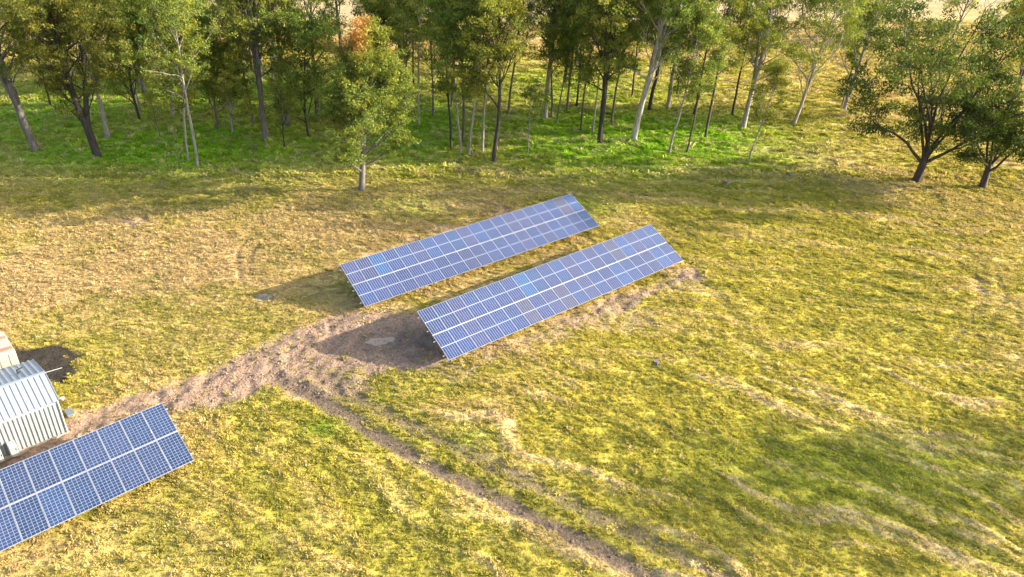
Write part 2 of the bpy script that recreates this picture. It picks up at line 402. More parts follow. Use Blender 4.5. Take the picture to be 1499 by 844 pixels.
size = (.44 + .44 * rs.rand(len(x)) + .9 * rs.rand(len(x)) ** 9) * (1 + .25 * Fs['lush']) * np.where(y > 60, 1.7, 1.0) * (.85 + .4 * smooth(35, 60, y))
lay = np.where(y < 33, math.atan2(RA[1], RA[0]), math.radians(-14)) + .45 * rs.randn(len(x)) + math.pi * (rs.rand(len(x)) < .5)
rot = np.stack([.12 * rs.randn(len(x)), .12 * rs.randn(len(x)), lay], 1)
scatter('grass', np.stack([x, y, z], 1), rot, np.stack([size * 1.55, size * .80, size * (.8 + .5 * rs.rand(len(x)))], 1), np.clip(tc, .005, .7), src_col, 'matted yellow green grass covering the paddock', 'grass')
print('tufts', len(x))
# clods on the churned track
x = -32 + 50 * rs.rand(90000); y = 18 + 30 * rs.rand(90000); Fc_ = fields(x, y)
keep = rs.rand(len(x)) < np.clip(Fc_['dirt'] * .55 + Fc_['rut'] * .15, 0, 1) * (.35 + .8 * (fbm(x / .8, y / .8, 95, 2) > 0))
x, y = x[keep], y[keep]; Fc_ = {k: (v[keep] if k != 'n' else tuple(q[keep] for q in v)) for k, v in Fc_.items()}
z = PA * x + PB * y + relief(x, y, Fc_)
sz = .05 + .15 * rs.rand(len(x)) ** 4
cc = cover(x, y, Fc_) * (.60 + .55 * rs.rand(len(x)))[:, None]
scatter('soil_clods', np.stack([x, y, z], 1), rs.rand(len(x), 3) * 6.28 * np.array([.1, .1, 1]), np.stack([sz * (.7 + .7 * rs.rand(len(x))), sz, sz], 1), np.clip(cc, .01, .7), clod_col, 'crumbled pinkish brown soil clods on the churned track', 'soil')

# ------------------------------------------------------------------ trees
def tube_mesh(branches, sides=7):
    V = []; Fq = []; n0 = 0
    for pts, rad in branches:
        pts = np.asarray(pts); k = len(pts); sd = sides if rad[0] > .06 else (5 if rad[0] > .025 else 3)
        tan = np.gradient(pts, axis=0); tan /= np.linalg.norm(tan, axis=1)[:, None] + 1e-9
        ref = np.array([0, 1., 0]) if abs(tan[0][1]) < .8 else np.array([1., 0, 0])
        xx = np.cross(tan, ref); xx /= np.linalg.norm(xx, axis=1)[:, None]; yy = np.cross(tan, xx)
        a = np.arange(sd) * 2 * math.pi / sd
        ring = pts[:, None] + np.asarray(rad)[:, None, None] * (xx[:, None] * np.cos(a)[None, :, None] + yy[:, None] * np.sin(a)[None, :, None])
        V.append(ring.reshape(-1, 3))
        i = np.arange(k - 1)[:, None] * sd; j = np.arange(sd)[None]; j2 = (np.arange(sd)[None] + 1) % sd
        Fq.append(np.stack([i + j, i + j2, i + sd + j2, i + sd + j], -1).reshape(-1, 4) + n0); n0 += k * sd
    return np.concatenate(V), np.concatenate(Fq)

def leaves(rng, clusters, per, lsize, flat=.62, tint=None):
    """leaf-sized rhombi spread through each clump"""
    Ps, Cs = [], []
    for (c, r, shade) in clusters:
        n = max(8, int(per * (r / .8) ** 2))
        d = rng.randn(n, 3); d /= np.linalg.norm(d, axis=1)[:, None]; rad = r * (rng.rand(n) ** .45)
        p = np.asarray(c)[None] + d * rad[:, None] * np.array([1, 1, flat]); p[:, 2] -= .12 * rng.rand(n) * r
        Ps.append(p); Cs.append(np.full(n, shade))
    P = np.concatenate(Ps); sh = np.concatenate(Cs); n = len(P)
    L = lsize * (.65 + .7 * rng.rand(n)); w = L * (.30 + .18 * rng.rand(n))
    dr = rng.randn(n, 3); dr[:, 2] -= .55; dr /= np.linalg.norm(dr, axis=1)[:, None]
    o = rng.randn(n, 3); sd = np.cross(dr, o); sd /= np.linalg.norm(sd, axis=1)[:, None]
    a = P - dr * L[:, None] * .5; b = P + dr * L[:, None] * .5; m = P + dr * L[:, None] * -.05
    V = np.stack([a, m + sd * w[:, None] * .5, b, m - sd * w[:, None] * .5], 1).reshape(-1, 3)
    Fq = np.arange(4 * n).reshape(-1, 4)
    base = np.array([.170, .220, .046]); ylw = np.array([.320, .315, .052]); drk = np.array([.050, .074, .024])
    t = rng.rand(n); c = lerp(np.tile(base, (n, 1)), ylw[None], np.clip(sh + .35 * (t - .3), 0, 1)); c = lerp(c, drk[None], np.clip(-1.4 * sh + .5 * (.35 - t), 0, 1))
    c *= (.75 + .5 * rng.rand(n))[:, None]
    if tint is not None: c = tint(P, c, rng)
    return V, Fq, c

def curve(rng, p0, d0, L, k, up=.25, wob=.12):
    pts = [np.array(p0, float)]; d = np.array(d0, float)
    for i in range(k):
        d = d + rng.randn(3) * wob + np.array([0, 0, up / k]); d /= np.linalg.norm(d); pts.append(pts[-1] + d * L / k)
    return np.array(pts), d

def grow(seed, H=17, r0=.26, f0=.36, spread=3.2, nb=16, lean=(0, 0), style='gum', per=115, lsize=.27, cl=.85, tint=None, fork=None, extra=None):
    rng = np.random.RandomState(seed); br = []; clusters = []
    def shoot(p, d, L, r, lev, out_up):
        k = 5 if lev == 0 else 4
        pts, dd = curve(rng, p, d, L, k, out_up, .14)
        rad = np.linspace(r, max(.012, r * .35), k + 1); br.append((pts, rad))
        if lev < 2 and L > .9:
            for j in range(3 if lev == 0 else 2):
                i = rng.randint(2, k + 1); a = rng.randn(3); a[2] = abs(a[2]) * .5; q = pts[i] - pts[i - 1]; q /= np.linalg.norm(q); a = q + .85 * a / np.linalg.norm(a); a /= np.linalg.norm(a)
                shoot(pts[i], a, L * rng.uniform(.35, .6), rad[i] * .7, lev + 1, .3)
        sh_ = rng.uniform(-.45, .65)
        for q in range(3 if lev else 2):
            clusters.append((pts[-1] + rng.randn(3) * np.array([.50, .50, .36]) * cl * (0.4 if q == 0 else 1), cl * rng.uniform(.32, .58), sh_ + rng.uniform(-.2, .2)))
        if lev <= 1 and rng.rand() < .55: clusters.append((pts[-2] + rng.randn(3) * .3, cl * rng.uniform(.35, .6), rng.uniform(-.5, .3)))
    def trunk(p0, d0, L, r, k=11, top=.12):
        pts, _ = curve(rng, p0, d0, L, k, .12, .045)
        t = np.linspace(0, 1, k + 1); rad = r * (1 - t) ** .8 + r * top * t
        return pts, rad, t
    if style in ('gum', 'cone'):
        d0 = np.array([lean[0], lean[1], 1.0]); d0 /= np.linalg.norm(d0)
        stems = [trunk((0, 0, -.3), d0, H * .96, r0)]
        if fork:
            fz, fd = fork; pts, rad, t = stems[0]; i = int(fz * 11)
            d1 = np.array([fd[0], fd[1], 1.0]); d1 /= np.linalg.norm(d1); stems.append(trunk(pts[i], d1, H * .96 * (1 - fz) * .95, rad[i] * .85))
        for si, (pts, rad, t) in enumerate(stems):
            rr = rad.copy()
            if si == 0: rr[0] *= 1.55
            if si == 0: pts = np.concatenate([pts[:1], pts[:1] + (pts[1] - pts[0]) * .45, pts[1:]]); rr = np.concatenate([rr[:1], [rad[0] * 1.02], rr[1:]]); rad = np.concatenate([rad[:1], rad[:1], rad[1:]]); t = np.concatenate([t[:1], [.04], t[1:]])
            br.append((pts, rr))
            n = nb if si == 0 else int(nb * .7); lo = f0 if si == 0 else .15
            for b in range(n):
                tt = lo + (1.0 - lo) * ((b + rng.rand() * .8) / n) ** .9; tt = min(tt, .985)
                p = np.array([np.interp(tt, t, pts[:, q]) for q in range(3)]); r = np.interp(tt, t, rad)
                az = b * 2.4 + rng.rand() * .9 + seed
                q = (tt - lo) / (1 - lo)
                prof = (.55 + .75 * math.sin(math.pi * min(1, q * .9 + .12))) if style == 'gum' else (1.0 - .90 * q ** 1.5) * (.6 + .4 * min(1, q / .2))
                inc = math.radians(rng.uniform(28, 58) if style == 'gum' else rng.uniform(48, 80))
                d = np.array([math.cos(az) * math.sin(inc), math.sin(az) * math.sin(inc), math.cos(inc)])
                shoot(p, d, spread * prof * rng.uniform(.75, 1.2), max(.02, min(r * .55, .09)), 0, .35)
            clusters.append((pts[-1], cl * 1.1, .3))
    else:   # spreading paddock tree: short bole, big limbs, layered clumps
        d0 = np.array([lean[0], lean[1], 1.0]); d0 /= np.linalg.norm(d0)
        pts, rad, t = trunk((0, 0, -.3), d0, H * f0 + .3, r0, 5, .62)
        rr = rad.copy(); rr[0] *= 1.4; br.append((pts, rr))
        for b in range(nb):
            az = b * 2 * math.pi / nb + rng.uniform(-.4, .4) + seed; inc = math.radians([10, 55, 30, 62, 20, 46, 24, 66, 36, 50][b % 10] + rng.uniform(-6, 6)); i = rng.randint(3, 6)
            d = np.array([math.cos(az) * math.sin(inc), math.sin(az) * math.sin(inc), math.cos(inc)])
            L = H * rng.uniform(.52, .66); L = min(L, spread / max(.25, math.sin(inc)))
            lp, ld = curve(rng, pts[i], d, L, 8, .35, .13); lr = np.linspace(rad[-1] * .6, .035, 9); br.append((lp, lr))
            for s2_ in range(6):
                j = 8 if s2_ < 2 else rng.randint(2, 8); a2_ = az + rng.uniform(-1.3, 1.3); i2 = math.radians(rng.uniform(30, 95))
                d2 = np.array([math.cos(a2_) * math.sin(i2), math.sin(a2_) * math.sin(i2), math.cos(i2)])
                sp_, _ = curve(rng, lp[j], d2, H * rng.uniform(.10, .21), 5, .25, .15); br.append((sp_, np.linspace(lr[j] * .6, .018, 6)))
                shd = rng.uniform(-.45, .35)
                for q in range(7):
                    a3 = rng.rand() * 6.283; rd = 1.45 * math.sqrt(rng.rand()) * H / 13; c3 = sp_[-1] + np.array([math.cos(a3) * rd, math.sin(a3) * rd, rng.uniform(-.8, 1.0)])
                    br.append((np.array([sp_[rng.randint(3, 6)], (sp_[-1] + c3) / 2 + [0, 0, .1], c3]), np.array([.016, .012, .008])))
                    clusters.append((c3, cl * rng.uniform(.55, .95), shd + rng.uniform(-.15, .15)))
    if extra: clusters += extra
    tv, tf = tube_mesh(br); lv, lf, lc = leaves(rng, clusters, per, lsize, .6, tint)
    tm = mesh_np('trunk', tv, tf, [M_BARK], True)
    cm = mesh_np('crown', lv, lf, [M_LEAF], False, {'leaf': ('FACE', np.clip(lc, .004, .6))})
    return tm, cm

def orange_top(P, c, rng):
    cx_ = P[P[:, 2] > P[:, 2].max() - 2.5, 0].mean(); hz_ = P[:, 2].max()
    top = smooth(hz_ - 3.0, hz_ - 1.6, P[:, 2] + .4 * rng.randn(len(P))); k = top * (rng.rand(len(P)) < .88) * smooth(cx_ + .7, cx_ - .3, P[:, 0])
    c = lerp(c, np.array([[.62, .27, .10]]), k); k2 = .6 * smooth(9, 14, P[:, 2]) * smooth(-.6, 1.2, P[:, 0]); return lerp(c, np.array([[.30, .24, .03]]), k2 * rng.rand(len(P)))

PALE, GREY, DARK, BROWN = (.27, .25, .225), (.135, .122, .114), (.052, .046, .043), (.10, .084, .073)
PROTO = {
    'slim1': grow(1, 15.5, .14, .36, 2.5, 16, per=82, cl=1.0, lsize=.21), 'slim2': grow(2, 14.5, .13, .33, 2.3, 15, per=82, cl=.98, lean=(.02, .02), lsize=.23), 'slim3': grow(3, 16.5, .15, .40, 2.6, 16, per=82, cl=1.0, lsize=.21),
    'gum1': grow(4, 17, .27, .34, 3.7, 18, per=90, cl=1.15, lsize=.21), 'gum2': grow(5, 18, .30, .31, 4.0, 19, fork=(.36, (.22, .05)), per=90, cl=1.15, lsize=.21), 'gum3': grow(6, 16, .24, .36, 3.5, 17, per=90, cl=1.15, lsize=.21), 'gum4': grow(7, 17.5, .34, .32, 4.1, 18, fork=(.32, (.22, -.1)), per=90, cl=1.15, lsize=.21),
    'lean': grow(8, 17, .40, .36, 3.8, 16, lean=(-.13, .02), fork=(.30, (-.28, .05)), per=90, cl=1.15, lsize=.21),
    'dark': grow(9, 16, .40, .20, 4.3, 24, lean=(-.08, 0), fork=(.27, (.10, .05)), cl=1.15, per=100, lsize=.21),
    'cone': grow(10, 15.2, .29, .12, 4.4, 46, style='cone', per=150, cl=1.08, lsize=.21, tint=orange_top),
    'spread1': grow(11, 17.2, .38, .15, 7.6, 10, lean=(.10, 0), style='spread', per=112, cl=.95, lsize=.22), 'spread2': grow(12, 10.8, .34, .22, 5.2, 7, lean=(.16, 0), style='spread', per=120, cl=1.0, lsize=.22),
    'airy': grow(14, 14.0, .22, .24, 4.4, 22, per=70, cl=1.15, lean=(.05, 0), lsize=.21), 'sap1': grow(15, 6.0, .07, .30, 1.5, 11, per=80, cl=.7, lsize=.18), 'sap2': grow(16, 4.6, .05, .22, 1.2, 9, per=90, cl=.6, lsize=.18),
    'bushy': grow(17, 9.0, .12, .14, 2.6, 20, per=85, cl=1.0, lsize=.22),
}
tris = sum(sum(len(p.vertices) - 2 for p in m.polygons) for pr in PROTO.values() for m in pr)
print('tree prototype tris', tris)

def tree(u, v, proto, label, bark=GREY, rz=0.0, s=1.0, sz=1.0, group=None, name='gum_tree', leaf=(1, 1, 1), pos=None):
    p = G(u, v) if pos is None else np.array([pos[0], pos[1], 0]); p[2] = gz(p[0], p[1])
    e = empty(name, p, rz); e.scale = (s, s, s * sz); tag(e, label, 'tree' if 'shrub' not in name else 'shrub', group)
    tm, cm = PROTO[proto]
    t = obj('trunk', tm, e); t.color = (*bark, 1); c = obj('crown', cm, e); c.color = (*leaf, 1)
    return e
GROVE = 'gum trees of the grove'
T = [
 (53, 222, 'lean', 'thick grey gum leaning left with forked trunk, at the far left edge', GREY, 0, 1, 1),
 (143, 229, 'dark', 'big dark gum with dense low foliage, second thick trunk from left', DARK, 0.0, 1, 1),
 (158, 201, 'gum1', 'pale short visible trunk directly behind the big dark left gum', PALE, 1, .95, 1),
 (74, 156, 'slim1', 'thin dark forked gum behind the far left leaning gum', DARK, 2, 1, 1),
 (41, 89, 'slim2', 'thin far gum against bright paddock, left of the two at far left', DARK, 1, .9, 1),
 (34, 98, 'slim3', 'thin dark far gum beside another at the far left', DARK, 4, .9, 1),
 (289, 245, 'slim3', 'tall gum with speckled pale slim base, nearest to sunlit strip left of bushy tree', PALE, .4, 1, 1),
 (277, 237, 'slim2', 'slender pale stem just left of the speckled pale gum', PALE, 2.2, .9, 1),
 (235, 203, 'sap1', 'small leafy sapling between big dark gum and speckled pale gum', GREY, 0, .8, 1),
 (340, 198, 'bushy', 'pale green bushy young gum between speckled gum and thick grey trunk', PALE, 1, 1, 1),
 (390, 204, 'gum4', 'thick grey gum left of the bushy front tree, with many spreading limbs', GREY, 2.7, 1, 1),
 (372, 182, 'slim1', 'thin stem just left behind the thick grey gum with spreading limbs', GREY, 3, .9, 1),
 (308, 155, 'slim3', 'thin grey trunk deep in the shade, right of the speckled pale gum', GREY, 5, 1, 1),
 (240, 124, 'slim2', 'thin far trunk in shade above the small leafy sapling', DARK, 1, 1, 1),
 (253, 117, 'gum1', 'far grey trunk left behind the speckled pale gum', GREY, 3, .9, 1),
 (287, 93, 'slim1', 'distant thin dark trunk behind speckled pale gum against bright grass', DARK, 2, 1, 1),
 (318, 190, 'bushy', 'dense bushy young gum left of the thick grey gum, in shade', GREY, 2, 1.25, 1),
 (205, 176, 'bushy', 'dense bushy young gum right behind the big dark left gum', DARK, 4, 1.35, 1),
 (452, 200, 'bushy', 'dense bushy young gum close behind the conical tree, left side', DARK, 5, 1.3, 1),
 (417, 217, 'sap1', 'thin dark sapling stem beside the bushy front tree, left side', DARK, 2, 1.2, 1),
 (586, 124, 'gum1', 'leftmost of four distant trunks right of the bushy front tree', DARK, .5, .9, 1),
 (590, 129, 'slim2', 'second of four distant trunks right of the bushy front tree', PALE, 1.5, .9, 1),
 (596, 123, 'slim1', 'third of four distant trunks right of the bushy front tree', GREY, 2.5, .9, 1),
 (606, 124, 'slim3', 'rightmost of four distant trunks right of the bushy front tree', DARK, 3.5, .9, 1),
 (612, 185, 'slim3', 'straight slim gum with pale foot, first clear trunk right of bushy tree', PALE, .7, 1, 1),
 (634, 173, 'slim1', 'straight slim gum with dark stem, second clear trunk right of bushy tree', GREY, 1.9, 1, 1),
 (661, 218, 'slim1', 'dark straight slim trunk, leftmost of the central cluster', DARK, 2.9, 1, 1),
 (674, 226, 'slim2', 'curving pale thin trunk, second of the central cluster', PALE, 4, .95, 1),
 (677, 205, 'slim3', 'straight brown slim trunk standing behind the curving pale one', BROWN, 5, 1, 1),
 (686, 228, 'slim1', 'pale thin trunk in the middle of the central cluster', PALE, 0.2, .95, 1),
 (706, 219, 'slim3', 'pale grey slim trunk just left of the front dark trunk', PALE, 1.2, 1, 1),
 (723, 237, 'gum3', 'dark trunk at the front of the central cluster with low fork', DARK, 2.2, .95, 1),
 (773, 223, 'sap1', 'small pale sapling with bare forked top, right of the central cluster', PALE, 1, 1.1, 1),
 (798, 173, 'gum1', 'pale thick trunk in shade, left one of a close pair', PALE, 3.6, 1, 1),
 (807, 171, 'slim2', 'thin trunk in shade, right one of a close pair', GREY, 4.4, 1, 1),
 (815, 182, 'slim1', 'short thin grey stem just right of a close pair of trunks', GREY, 5.4, .7, 1),
 (829, 164, 'slim3', 'thin trunk deep in shade behind the bright green patch', GREY, .9, 1, 1),
 (844, 155, 'slim1', 'very thin distant trunk left of the dark bare bole', DARK, 1.7, 1, 1),
 (850, 191, 'slim2', 'slim brown trunk bent at top, left of dark thick trunk', BROWN, 2.4, .9, 1),
 (868, 196, 'slim3', 'thin pale stem immediately left of the dark thick trunk', PALE, 3.1, .8, 1),
 (877.5, 208, 'gum2', 'dark thick straight trunk on the bright green grass', DARK, 3.9, 1, 1),
 (895, 179, 'slim1', 'slender pale trunk between dark thick trunk and white leaning trunk', GREY, 4.8, 1, 1),
 (926.7, 205.5, 'gum4', 'large white smooth trunk leaning right on the bright green grass', (.40, .37, .335), -.2, 1.02, 1),
 (951, 160, 'gum3', 'shaded trunk right behind the large white leaning trunk', DARK, 1.1, 1, 1),
 (947, 137, 'slim3', 'far thin trunk above the large white leaning trunk', GREY, 2.1, 1, 1),
 (925, 141, 'slim2', 'far thin trunk left behind the large white leaning trunk', DARK, 2.6, 1, 1),
 (977, 160, 'gum1', 'pale grey trunk in half shade behind two slim front stems', PALE, 2.9, 1, 1),
 (980, 223, 'slim2', 'slim pale front stem, left of two on the sunny grass edge', PALE, .1, 1, 1),
 (1005, 224, 'slim1', 'slim brown front stem, right of two on the sunny grass edge', BROWN, .8, .8, 1),
 (1032.5, 205, 'slim3', 'tall brownish slim gum leaning right, right of the two front stems', BROWN, 3.3, 1.05, 1),
 (1072, 168, 'slim1', 'dark thin trunk just left behind a thick flared trunk', DARK, 4.1, 1, 1),
 (1087, 189, 'gum2', 'thick trunk with flared pale base at right end of grove', (.28, .26, .235), 1.2, 1, 1),
 (1096, 236, 'slim2', 'slim pale sapling with feathery crown, frontmost at right end of grove', PALE, .3, .68, 1),
 (1161, 182, 'airy', 'airy gum with white trunk standing apart right of the grove', (.30, .27, .24), 0, 1, 1),
 (1236, 160, 'airy', 'airy gum with straight pale trunk, far one of right hand lawn', PALE, 1.4, 1.05, 1),
 (1232, 156, 'slim2', 'thin stem touching the straight pale trunk on the right lawn', GREY, 2.2, .8, 1),
]
for (u, v, pr, lab, bk, rz, s, sz) in T:
    rr = random.Random(int(u * 7 + v)); k = rr.uniform(.85, 1.15)
    k *= {'dark': .62, 'lean': .7}.get(pr, 1)
    tree(u, v, pr, lab, bk, rz, s, sz, GROVE if 'sapling' not in lab else 'young saplings in the grove', 'sapling' if 'sapling' in lab else 'gum_tree', (k * rr.uniform(.9, 1.15), k, k * rr.uniform(.8, 1.0)))
tree(529.5, 278, 'cone', 'bushy conical tree with orange tip standing in front of the grove', (.155, .138, .127), 0.0, 1.0, 1, None, 'bushy_tree', (.86, .88, .85))
tree(1340, 265, 'spread1', 'dark spreading tree on the right lawn, left of the front pair', (.06, .05, .045), 0.3, 1.0, 1.2, 'spreading trees on the right', 'spreading_tree', (.40, .45, .46))
tree(1438, 274, 'spread2', 'dark spreading tree by the right edge, right of the front pair', (.06, .05, .045), 1.6, .95, 1.1, 'spreading trees on the right', 'spreading_tree', (.40, .45, .46))
tree(1474, 165, 'gum2', 'forked tree with yellowish crown behind the rightmost tree', BROWN, 2.8, .78, 1, 'spreading trees on the right', 'spreading_tree', (1.5, 1.2, .9))
# two more trees of the same lawn stand just past the right edge of the picture; their shade reaches into it
tree(0, 0, 'airy', 'feathery tree past the right edge shading the lower right grass', DARK, 1.0, 1.1, 1, 'trees past the right edge', 'gum_tree', (.8, .85, .8), (60, 25.0))
# depth of the grove: further trunks that only show between the nearer ones
rb = random.Random(42); names = ['slim1', 'slim2', 'slim3', 'gum1', 'gum3', 'gum2']
placed = [tuple(G(t[0], t[1])[:2]) for t in T]; far = 0; far_list = []
while far < 31:
    yy = rb.uniform(72, 103); xx = rb.uniform(-62, 22 - (yy - 72) * .1)
    if min(math.hypot(xx - a, yy - b) for a, b in placed) < 2.4 or (xx < -.50 * yy + 2 and rb.random() < .55): continue
    placed.append((xx, yy)); far += 1; k = rb.uniform(.8, 1.15)
    far_list.append((xx, yy, k))
LAND = [(53, 'far left leaning gum'), (143, 'big dark left gum'), (235, 'small leafy sapling'), (289, 'speckled pale gum'), (390, 'thick grey limbed gum'), (529, 'bushy conical tree'), (612, 'slim gum with pale foot'),
        (661, 'central cluster left stem'), (723, 'central front dark trunk'), (798, 'close pair of shaded trunks'), (877, 'dark thick trunk'), (926, 'large white leaning trunk'), (1032, 'tall brownish slim gum')]
used = {}
for (xx, yy, k) in sorted(far_list, key=lambda q: q[1]):
    d = np.array([xx, yy, PA * xx + PB * yy]) - CAM; u = PW / 2 + FOC * (d @ CR) / (d @ CF)
    L_ = min(LAND, key=lambda q: abs(q[0] - u)); side = 'left' if u < L_[0] else 'right'
    nm, bk = rb.choice([('dark', DARK), ('grey', GREY), ('brown', BROWN), ('pale', PALE)]); i = used.get((L_[1], side), 0); used[(L_[1], side)] = i + 1
    if u < 0: place = 'slender %s gum past the left edge, %s beyond the frame' % (nm, ['just', 'well', 'far', 'furthest', 'remotely', 'quite', 'wholly', 'deep'][min(7, used.setdefault('out', 0))]); used['out'] += 1
    else: place = ['half hidden %s gum', 'farther hidden %s gum', 'third hidden %s gum', 'deepest hidden %s gum', 'last hidden %s gum', 'rearmost hidden %s gum'][min(i, 5)] % nm + ' at the back, %s of the %s' % (side, L_[1])
    tree(0, 0, rb.choice(names), place, bk, rb.uniform(0, 6.28), rb.uniform(.85, 1.08), 1, 'gum trees at the back of the grove', 'gum_tree', (k, k, k * .9), (xx, yy))
for (u, v, s, lab) in [(1392, 62, .8, 'small distant tree on the tan field above the dark trees'), (1490, 50, .8, 'small distant tree on the tan field at the top right corner')]:
    tree(u, v, 'airy', lab, GREY, 1.0, s, 1, 'distant paddock trees', 'paddock_tree', (1.1, 1.05, .9))
for (u, v, s, lab, pr) in [(897, 217, .28, 'low grey green shrub beside the dark thick trunk', 'sap2'), (786, 219, .22, 'low dark shrub on the grass beside the small pale sapling', 'sap2'), (12, 143, .8, 'thin shrub in the shade left of the thin forked gum', 'sap2'), (372, 222, .3, 'low dark shrub left of the thick grey gum foot', 'sap2')]:
    tree(u, v, pr, lab, GREY, 1.0, s * 1.6, .6, 'low shrubs', 'shrub', (.9, 1.0, 1.1))

# ------------------------------------------------------------------ solar arrays
M_ALU = mat('aluminium_frame', (.31, .33, .37), .4, .3)
M_STEEL = mat('galvanised_steel', (.42, .43, .45), .45, .5)
M_STRIP = mat('bright_aluminium_strip', (.55, .57, .60), .4, .2)
def cell_mat(name, w, h, nxc, nyc, lw_x, lw_y, mid):
    m = mat(name, (.05, .08, .25), .2, 0, .35); p = m.node_tree.nodes['Principled BSDF']
    tc = nd(m, 'ShaderNodeTexCoord').outputs['Object']; sp = nd(m, 'ShaderNodeSeparateXYZ'); lk(m, tc, sp.inputs[0])
    ux = mathn(m, 'MULTIPLY', mathn(m, 'ADD', sp.outputs[0], w / 2), nxc / w); uy = mathn(m, 'MULTIPLY', mathn(m, 'ADD', sp.outputs[1], h / 2), nyc / h)
    def line(u, frac): return mathn(m, 'GREATER_THAN', mathn(m, 'ABSOLUTE', mathn(m, 'SUBTRACT', mathn(m, 'FRACT', u), .5)), .5 - frac / 2)
    lx = line(ux, lw_x); ly = line(uy, lw_y)
    ln = mathn(m, 'MAXIMUM', lx, mathn(m, 'MULTIPLY', ly, .25 if mid else 1.0))
    if mid: ln = mathn(m, 'MAXIMUM', ln, mathn(m, 'LESS_THAN', mathn(m, 'ABSOLUTE', sp.outputs[1]), mid))
    oi = nd(m, 'ShaderNodeObjectInfo').outputs['Color']
    cb = nd(m, 'ShaderNodeCombineXYZ'); lk(m, mathn(m, 'FLOOR', ux), cb.inputs[0]); lk(m, mathn(m, 'FLOOR', uy), cb.inputs[1])
    wn_ = nd(m, 'ShaderNodeTexWhiteNoise', noise_dimensions='3D'); lk(m, cb.outputs[0], wn_.inputs['Vector'])
    fl = noise(m, 22, 3, .6, tc)
    v = mathn(m, 'MULTIPLY_ADD', wn_.outputs[0], .35, .72); v = mathn(m, 'MULTIPLY_ADD', fl, .35, v)
    vc = nd(m, 'ShaderNodeCombineColor'); [lk(m, v, vc.inputs[i]) for i in range(3)]
    cell = mixc(m, 1.0, oi, vc.outputs[0], 'MULTIPLY')
    lk(m, mixc(m, ln, cell, (.29, .33, .39)), p.inputs['Base Color'])
    p.inputs['Coat Weight'].default_value = .1; p.inputs['Coat Roughness'].default_value = .08
    return m

def solar_array(o, a, s, ncol, first, pitch, L, half_cut, label, posts):
    o, a, s = Vector(o), Vector(a).normalized(), Vector(s); s = (s - a * s.dot(a)).normalized(); n = a.cross(s).normalized()
    R = Matrix((a, s, n)).transposed()
    base = o + a * (pitch * ncol * (.5 if first == 0 else -.5)) + s * L / 2; base.z = gz(base.x, base.y)
    root = empty('solar_array', base); tag(root, label, 'solar array', 'ground mounted solar arrays')
    w = pitch - .014; gap = .05; h = (L - gap) / 2; fr = .020; th = .04
    f = MB()
    for (cx, cy, hx, hy) in ((0, h / 2 - fr / 2, w / 2, fr / 2), (0, -h / 2 + fr / 2, w / 2, fr / 2), (w / 2 - fr / 2, 0, fr / 2, h / 2 - fr), (-w / 2 + fr / 2, 0, fr / 2, h / 2 - fr)):
        f.box((cx, cy, 0), (hx, 0, 0), (0, hy, 0), (0, 0, th / 2))
    fm = f.mesh('solar_panel', M_ALU)
    cm_ = cell_mat('cells_half' if half_cut else 'cells_full', w - 2 * fr, h - 2 * fr, 6, 24 if half_cut else 12, .115 if half_cut else .065, .10 if half_cut else .075, .026 if half_cut else 0)
    gm = MB().box((0, 0, 0), ((w - 2 * fr) / 2, 0, 0), (0, (h - 2 * fr) / 2, 0), (0, 0, .004)).mesh('glass', cm_)
    rr = random.Random(int(pitch * 1e4) + ncol)
    blues = [((.038, .062, .180), 6), ((.042, .060, .172), 6), ((.052, .062, .160), 4), ((.036, .072, .205), 3), ((.032, .090, .235), 1.2), ((.068, .068, .130), 1.5)] if half_cut else [((.034, .060, .148), 5), ((.033, .063, .156), 4), ((.038, .060, .144), 3)]
    for c in range(ncol):
        for r in (0, 1):
            ctr = o + a * ((c + .5 + first) * pitch) + s * (h / 2 + r * (h + gap)) + n * (.02 + rr.uniform(-.003, .003))
            p = obj('solar_panel', fm, root); p.matrix_world = Matrix.Translation(ctr - base) @ (R @ Matrix.Rotation(rr.uniform(-.004, .004), 3, 'X')).to_4x4()
            g = obj('glass', gm, p, (0, 0, th / 2 - .008))
            b = rr.choices([x[0] for x in blues], [x[1] for x in blues])[0]; k = rr.uniform(.58, .74); g.color = (b[0] * k, b[1] * k, b[2] * k, 1)
    A0, A1 = first * pitch, (first + ncol) * pitch
    loc = lambda t, q, d: o + a * t + s * q + n * d - base
    for q in (.22 * h, .80 * h, h + gap + .2 * h, h + gap + .78 * h):
        MB().bar(loc(A0 - .16, q, -.045), loc(A1 + .12, q, -.045), .05, .05, n).build('rail', M_STEEL, root)
    MB().bar(loc(A0, h + gap / 2, -.018), loc(A1, h + gap / 2, -.018), gap + .03, .012, n).build('centre_strip', M_STRIP, root)
    for i in range(posts):
        t = A0 + .9 + (A1 - A0 - 1.8) * i / (posts - 1)
        MB().bar(loc(t, .12, -.11), loc(t, L - .12, -.11), .06, .08, n).build('rafter', M_STEEL, root)
        for q in (.95, L - .55):
            top = o + a * t + s * q - n * .12; zb = gz(top.x, top.y) - .35
            MB().bar(top - base, Vector((top.x, top.y, zb)) - base, .07, .07, (1, 0, 0)).build('post', M_STEEL, root)
        fr_ = o + a * t + s * .95 - n * .12; bk = o + a * t + s * (L - .55) - n * .12
        MB().bar(Vector((fr_.x, fr_.y, gz(fr_.x, fr_.y) + .12)) - base, bk - Vector((0, 0, .35)) - base, .04, .04).build('brace', M_STEEL, root)
    return root
solar_array((-9.614, 36.978, 2.066), (.8135, .5762, .0786), (-.559, .7374, .3792), 20, 0, 1.008, 3.889, True, 'long tilted solar array behind, the one nearest the trees', 6)
solar_array((-3.724, 31.358, 2.089), (.8005, .5951, .0712), (-.5688, .7169, .4031), 20, 0, 1.007, 3.814, True, 'long tilted solar array in the middle, in front of its twin', 6)
